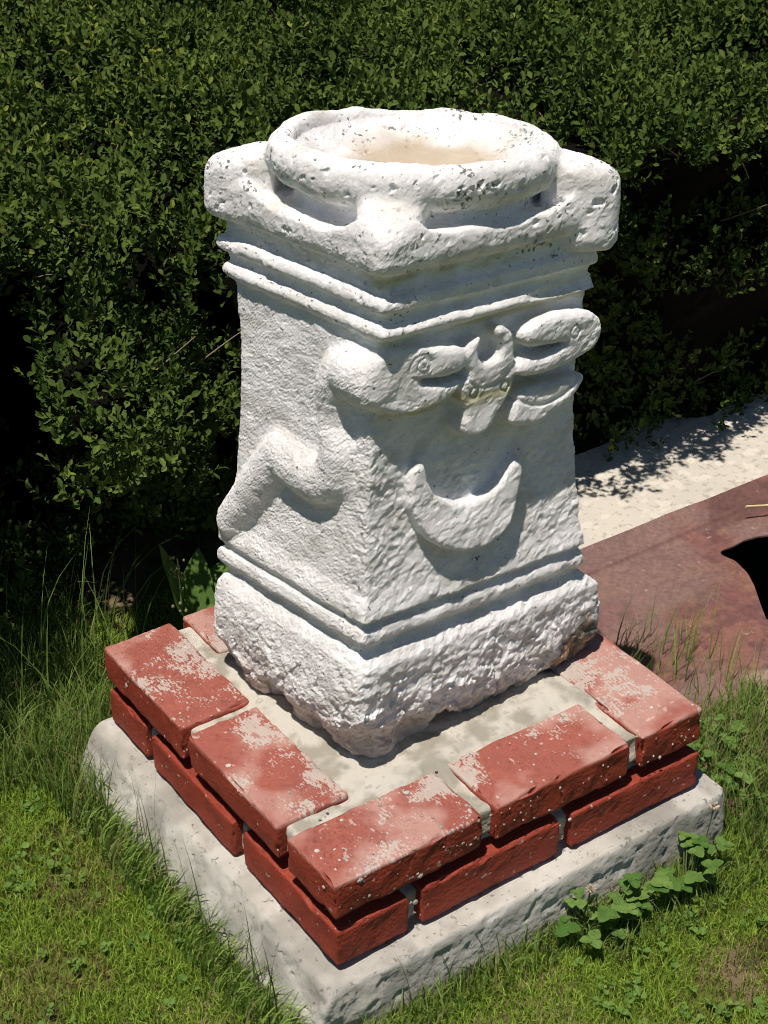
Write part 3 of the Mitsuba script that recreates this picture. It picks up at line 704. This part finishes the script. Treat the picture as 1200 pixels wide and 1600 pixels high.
def long_grass():
    r = np.random.default_rng(12); segs = []
    def strip(n, x0, x1, y0, y1, L0, L1, ldir=None, lean0=.2, lean1=1.2, w=(.0016, .003), dark=1.0):
        P = np.column_stack([r.uniform(x0, x1, n), r.uniform(y0, y1, n), np.full(n, GZ)])
        L = r.uniform(L0, L1, n); lean = r.uniform(lean0, lean1, n); W = r.uniform(*w, n)
        ci = r.random(n)[:, None]
        col = (np.array([.11, .19, .034]) * (1 - ci) + np.array([.27, .38, .10]) * ci) * dark
        dry = (r.random(n) < .07)[:, None]; col = np.where(dry, [.36, .30, .15], col)
        ld = None
        if ldir is not None:
            a = ldir + r.normal(0, .5, n); ld = np.column_stack([np.cos(a), np.sin(a), 0 * a])
        segs.append(blades(P, L, ld, lean, W, col, r, 5))
    strip(900, -.095, -.050, -.01, .46, .03, .08, -1.0, .7, 1.6, (.0018, .0034), 1.35)                # along the left side of the footing
    strip(900, -.10, -.02, .45, .62, .03, .09)
    strip(3800, -.28, .10, .56, .88, .035, .11, None, .4, 1.5)                   # rough grass at the far left
    strip(1500, -.05, .50, .55, .66, .03, .09)
    strip(700, .0, .35, -.075, -.033, .02, .055, None, .4, 1.4)                  # under the right side
    strip(900, .30, .62, -.12, -.03, .02, .05, None, .4, 1.4)
    strip(2600, .57, .80, -.08, .16, .03, .085, None, .3, 1.4)                   # right of the footing
    strip(900, .57, .66, .12, .50, .03, .10, None, .3, 1.3)
    strip(230, .60, .80, .02, .34, .05, .14, .3, .5, 1.5, (.0012, .0024))
    strip(26, -.075, -.045, .02, .42, .09, .17, None, .1, .5, (.0014, .0026), .6)  # tall single blades by the footing
    strip(14, .05, .2, -.06, -.035, .07, .12, None, .3, .9, (.0014, .0024), .6)
    strip(60, -.12, .14, .64, .84, .12, .30, None, .3, 1.5, (.0016, .0030), 1.2)
    off = 0; Vs, Fs, Cs = [], [], []
    for v, f, c in segs: Vs.append(v); Fs.append(f + off); Cs.append(c); off += len(v)
    return np.vstack(Vs), np.vstack(Fs), np.vstack(Cs)
v, f, c_ = long_grass()
k = 'long_grass'; scene[k] = mikit.ply(trimesh.Trimesh(v, f, process=False), 'blade', color=c_)
tag(k, 'long untrimmed grass growing along the edges of the footing', 'grass', kind='stuff')

# ------------------------------------------------------------------ plants: clover by the footing, broad-leaved weed behind the pedestal
def leaf_mesh(L, W, nl=8, nw=4, fold=.25, curl=.4, tipw=.5, heart=0.0):
    """A leaf along +x, its upper side +z, with a midrib fold, a curl and a real outline; a thin closed plate."""
    t = np.linspace(0, 1, nl + 1); s = np.linspace(-1, 1, nw + 1)
    w = np.sin(np.pi * np.clip(t, .001, .999) ** tipw) ** .8
    T_, S_ = np.meshgrid(t, s, indexing='ij')
    x = T_ * L - heart * L * (1 - np.abs(S_)) * T_ ** 6
    y = S_ * W / 2 * w[:, None]
    ang = curl * T_
    z = np.abs(S_) * w[:, None] * W * fold * .5 - L * curl * T_ ** 2 * .5 + .03 * W * np.sin(T_ * 14) * np.abs(S_)
    top = np.stack([x, y, z], -1).reshape(-1, 3)
    n = nw + 1
    i, j = np.meshgrid(np.arange(nl), np.arange(nw), indexing='ij'); a = (i * n + j).ravel()
    F = np.vstack([np.column_stack([a, a + n, a + n + 1]), np.column_stack([a, a + n + 1, a + 1])])
    return top, F
def rotz_to(v, az, el, roll=0.0):
    M = trimesh.transformations.euler_matrix(roll, -el, az, 'sxyz')[:3, :3]
    return v @ M.T
def tube_mesh(pts, r0, r1, sides=6):
    p = np.asarray(pts, float); n = len(p)
    t = np.gradient(p, axis=0); t /= np.linalg.norm(t, axis=1, keepdims=True)
    a = np.cross(t, [.31, .2, .93]); a /= np.linalg.norm(a, axis=1, keepdims=True); b = np.cross(t, a)
    an = np.arange(sides) / sides * 2 * np.pi; R_ = np.linspace(r0, r1, n)
    v = p[:, None] + R_[:, None, None] * (np.cos(an)[None, :, None] * a[:, None] + np.sin(an)[None, :, None] * b[:, None])
    i, j = np.meshgrid(np.arange(n - 1), np.arange(sides), indexing='ij'); q0 = i * sides + j; q1 = i * sides + (j + 1) % sides
    F = np.vstack([np.column_stack([q0.ravel(), q1.ravel(), q1.ravel() + sides]), np.column_stack([q0.ravel(), q1.ravel() + sides, q0.ravel() + sides])])
    return v.reshape(-1, 3), F
def coloured(v, f, col, jitter=.0, seed=0):
    c = np.tile(np.asarray(col, float), (len(v), 1))
    if jitter: c = c * (1 + jitter * (fb(v, 140, 2, seed)[:, None] - .5) * 2)
    return dict(mesh=trimesh.Trimesh(v, f, process=False), color=np.clip(c, 0, 1))
def add_part(key, v, f, col, bsdf, jitter=.25, seed=0):
    d = coloured(v, f, col, jitter, seed)
    k = numbered(key); scene[k] = mikit.ply(d['mesh'], bsdf, smooth=True, color=d['color']); return k
def clover(key, centre, n, spread, label, flowers, seed):
    r = np.random.default_rng(seed)
    tag(key, label, 'clover', 'clover plants around the footing')
    for i in range(n):
        a, q = r.uniform(0, 2 * np.pi), math.sqrt(r.random())
        base = np.array([centre[0] + .3 * spread[0] * q * math.cos(a), centre[1] + .3 * spread[1] * q * math.sin(a), GZ])
        tip = np.array([centre[0] + spread[0] * q * math.cos(a), centre[1] + spread[1] * q * math.sin(a), GZ + r.uniform(.028, .062)])
        tt = np.linspace(0, 1, 6)[:, None]
        pts = base + (tip - base) * tt + np.array([0, 0, .012]) * np.sin(np.pi * tt)
        sv, sf = tube_mesh(pts, .0010, .0008)
        az0 = r.uniform(0, 6.28); L = r.uniform(.009, .0175)
        V, F, o = [], [], 0
        for k in range(3):
            lv, lf = leaf_mesh(L, L * .98, 6, 4, .18, .18, .72, .12)
            lv = rotz_to(lv, az0 + k * 2.094 + r.normal(0, .1), r.uniform(-.15, .3), r.normal(0, .15)) + tip
            V.append(lv); F.append(lf + o); o += len(lv)
        g = r.random()
        lk = add_part(key + '__leaf', np.vstack(V), np.vstack(F), np.array([.075, .16, .035]) * (1 - g) + np.array([.17, .27, .07]) * g, 'leaf', .3, i)
        k2 = lk + '__stalk'
        d = coloured(sv, sf, [.13, .19, .06]); scene[k2] = mikit.ply(d['mesh'], 'stem', smooth=True, color=d['color'])
    for (fx, fy, fz) in flowers:
        pts = np.linspace([fx - .01, fy + .005, GZ], [fx, fy, fz], 5)
        fk = numbered(key + '__flower')
        V, F, o, Cc = [], [], 0, []
        sv, sf = tube_mesh(pts, .001, .0008); V.append(sv); F.append(sf); o = len(sv); Cc.append(np.tile([.14, .2, .06], (len(sv), 1)))
        for k in range(34):
            el = r.uniform(-.3, 1.5); az = r.uniform(0, 6.28)
            lv, lf = leaf_mesh(.0075, .0026, 3, 2, .3, .2, .6)
            lv = rotz_to(lv, az, el) + [fx, fy, fz]
            V.append(lv); F.append(lf + o); o += len(lv)
            Cc.append(np.tile(np.array([.62, .55, .44]) if el > .1 else np.array([.34, .22, .12]), (len(lv), 1)))
        scene[fk] = mikit.ply(trimesh.Trimesh(np.vstack(V), np.vstack(F), process=False), 'blade', smooth=True, color=np.vstack(Cc))
clover('clover_plant', (.335, -.066), 22, (.066, .034), 'low clover with a withered flower head, nearer to the crumbled corner of the footing', [(.315, -.058, GZ + .075)], 21)
clover('clover_plant_001', (.462, -.066), 24, (.072, .036), 'taller clover against the footing, nearer to its right corner', [(.515, -.05, GZ + .095)], 22)
clover('clover_plant_002', (.635, .075), 20, (.06, .07), 'clover in the long grass right of the footing, behind its right corner', [], 23)
TAKEN |= {'clover_plant', 'clover_plant_001', 'clover_plant_002'}

def weed():
    key = 'broadleaf_weed'; r = np.random.default_rng(31)
    tag(key, 'green broad-leaved weed with a seed stalk growing between the pedestal and the hedge', 'weed')
    c0 = np.array([.165, .595, GZ])
    for (az, el, L, W, z, curl) in ((-.45, .25, .13, .075, .145, .55), (.4, .8, .11, .06, .13, .4), (2.2, 1.35, .125, .036, .135, .10), (-1.6, .3, .11, .05, .11, .7), (-.9, .9, .09, .045, .14, .4), (.9, 1.2, .11, .05, .12, .2)):
        base = c0 + np.array([.012 * math.cos(az), .012 * math.sin(az), z])
        lv, lf = leaf_mesh(L, W, 12, 6, .25, curl, .75)
        lv = rotz_to(lv, az, el) + base
        lk = add_part(key + '__leaf', lv, lf, [.11, .20, .05], 'leaf', .3, int(z * 1000))
        sv, sf = tube_mesh(np.linspace(c0 + [0, 0, 0], base, 4), .0022, .0015)
        d = coloured(sv, sf, [.13, .18, .07]); scene[lk + '__stalk'] = mikit.ply(d['mesh'], 'stem', smooth=True, color=d['color'])
    sp = np.array([c0 + [-.01, .0, 0], c0 + [-.012, .004, .09], c0 + [-.016, .004, .17], c0 + [-.016, .006, .245]])
    V, F, o = [], [], 0
    v, f = tube_mesh(sp, .002, .001); V.append(v); F.append(f); o = len(v)
    ico = trimesh.creation.icosphere(subdivisions=1)
    for k in range(26):
        t = r.uniform(.4, 1); p = sp[1] * (1 - t) + sp[3] * t + r.normal(0, .005, 3)
        V.append(ico.vertices * r.uniform(.0013, .0026) * [1, 1, 1.3] + p); F.append(ico.faces + o); o += len(ico.vertices)
    add_part(key + '__seed_stalk', np.vstack(V), np.vstack(F), [.20, .22, .08], 'stem', .3, 3)
weed()
# a dry straw on the sheet
pts = np.array([[1.10, .49, -.165], [1.13, .478, -.168], [1.17, .47, -.17], [1.22, .468, -.172]])
v, f = tube_mesh(pts, .0022, .0016); d = coloured(v, f, [.62, .50, .28], .2)
scene['dry_straw'] = mikit.ply(d['mesh'], 'stem', smooth=True, color=d['color'])
tag('dry_straw', 'pale dry straw lying on the rusty sheet near its raised corner', 'straw')

def ground_clover():
    r = np.random.default_rng(44)
    P = np.vstack([np.column_stack([r.uniform(.20, .75, 520), r.uniform(-.45, -.04, 520), np.full(520, GZ + .010)]),
                   np.column_stack([r.uniform(.58, .80, 260), r.uniform(-.10, .14, 260), np.full(260, GZ + .030)]),
                   np.column_stack([r.uniform(-.40, -.08, 200), r.uniform(.10, .62, 200), np.full(200, GZ + .010)])])
    P = P[r.random(len(P)) < np.clip((fb(P, 11, 2, 60) - .42) * 8, 0, 1)]
    D = np.array([0, 0, 1.0]) + .25 * r.normal(size=P.shape); D /= np.linalg.norm(D, axis=1, keepdims=True)
    return leaf_cloud(P, D, 3, .0085, .0085, (np.array([.08, .16, .035]), np.array([.20, .32, .08])), r, 1.5, .004)
v, f, c_ = ground_clover()
scene['ground_clover'] = mikit.ply(trimesh.Trimesh(v, f, process=False), 'leaf', color=c_)
tag('ground_clover', 'tiny clover leaves scattered through the mown grass', 'clover', kind='stuff')
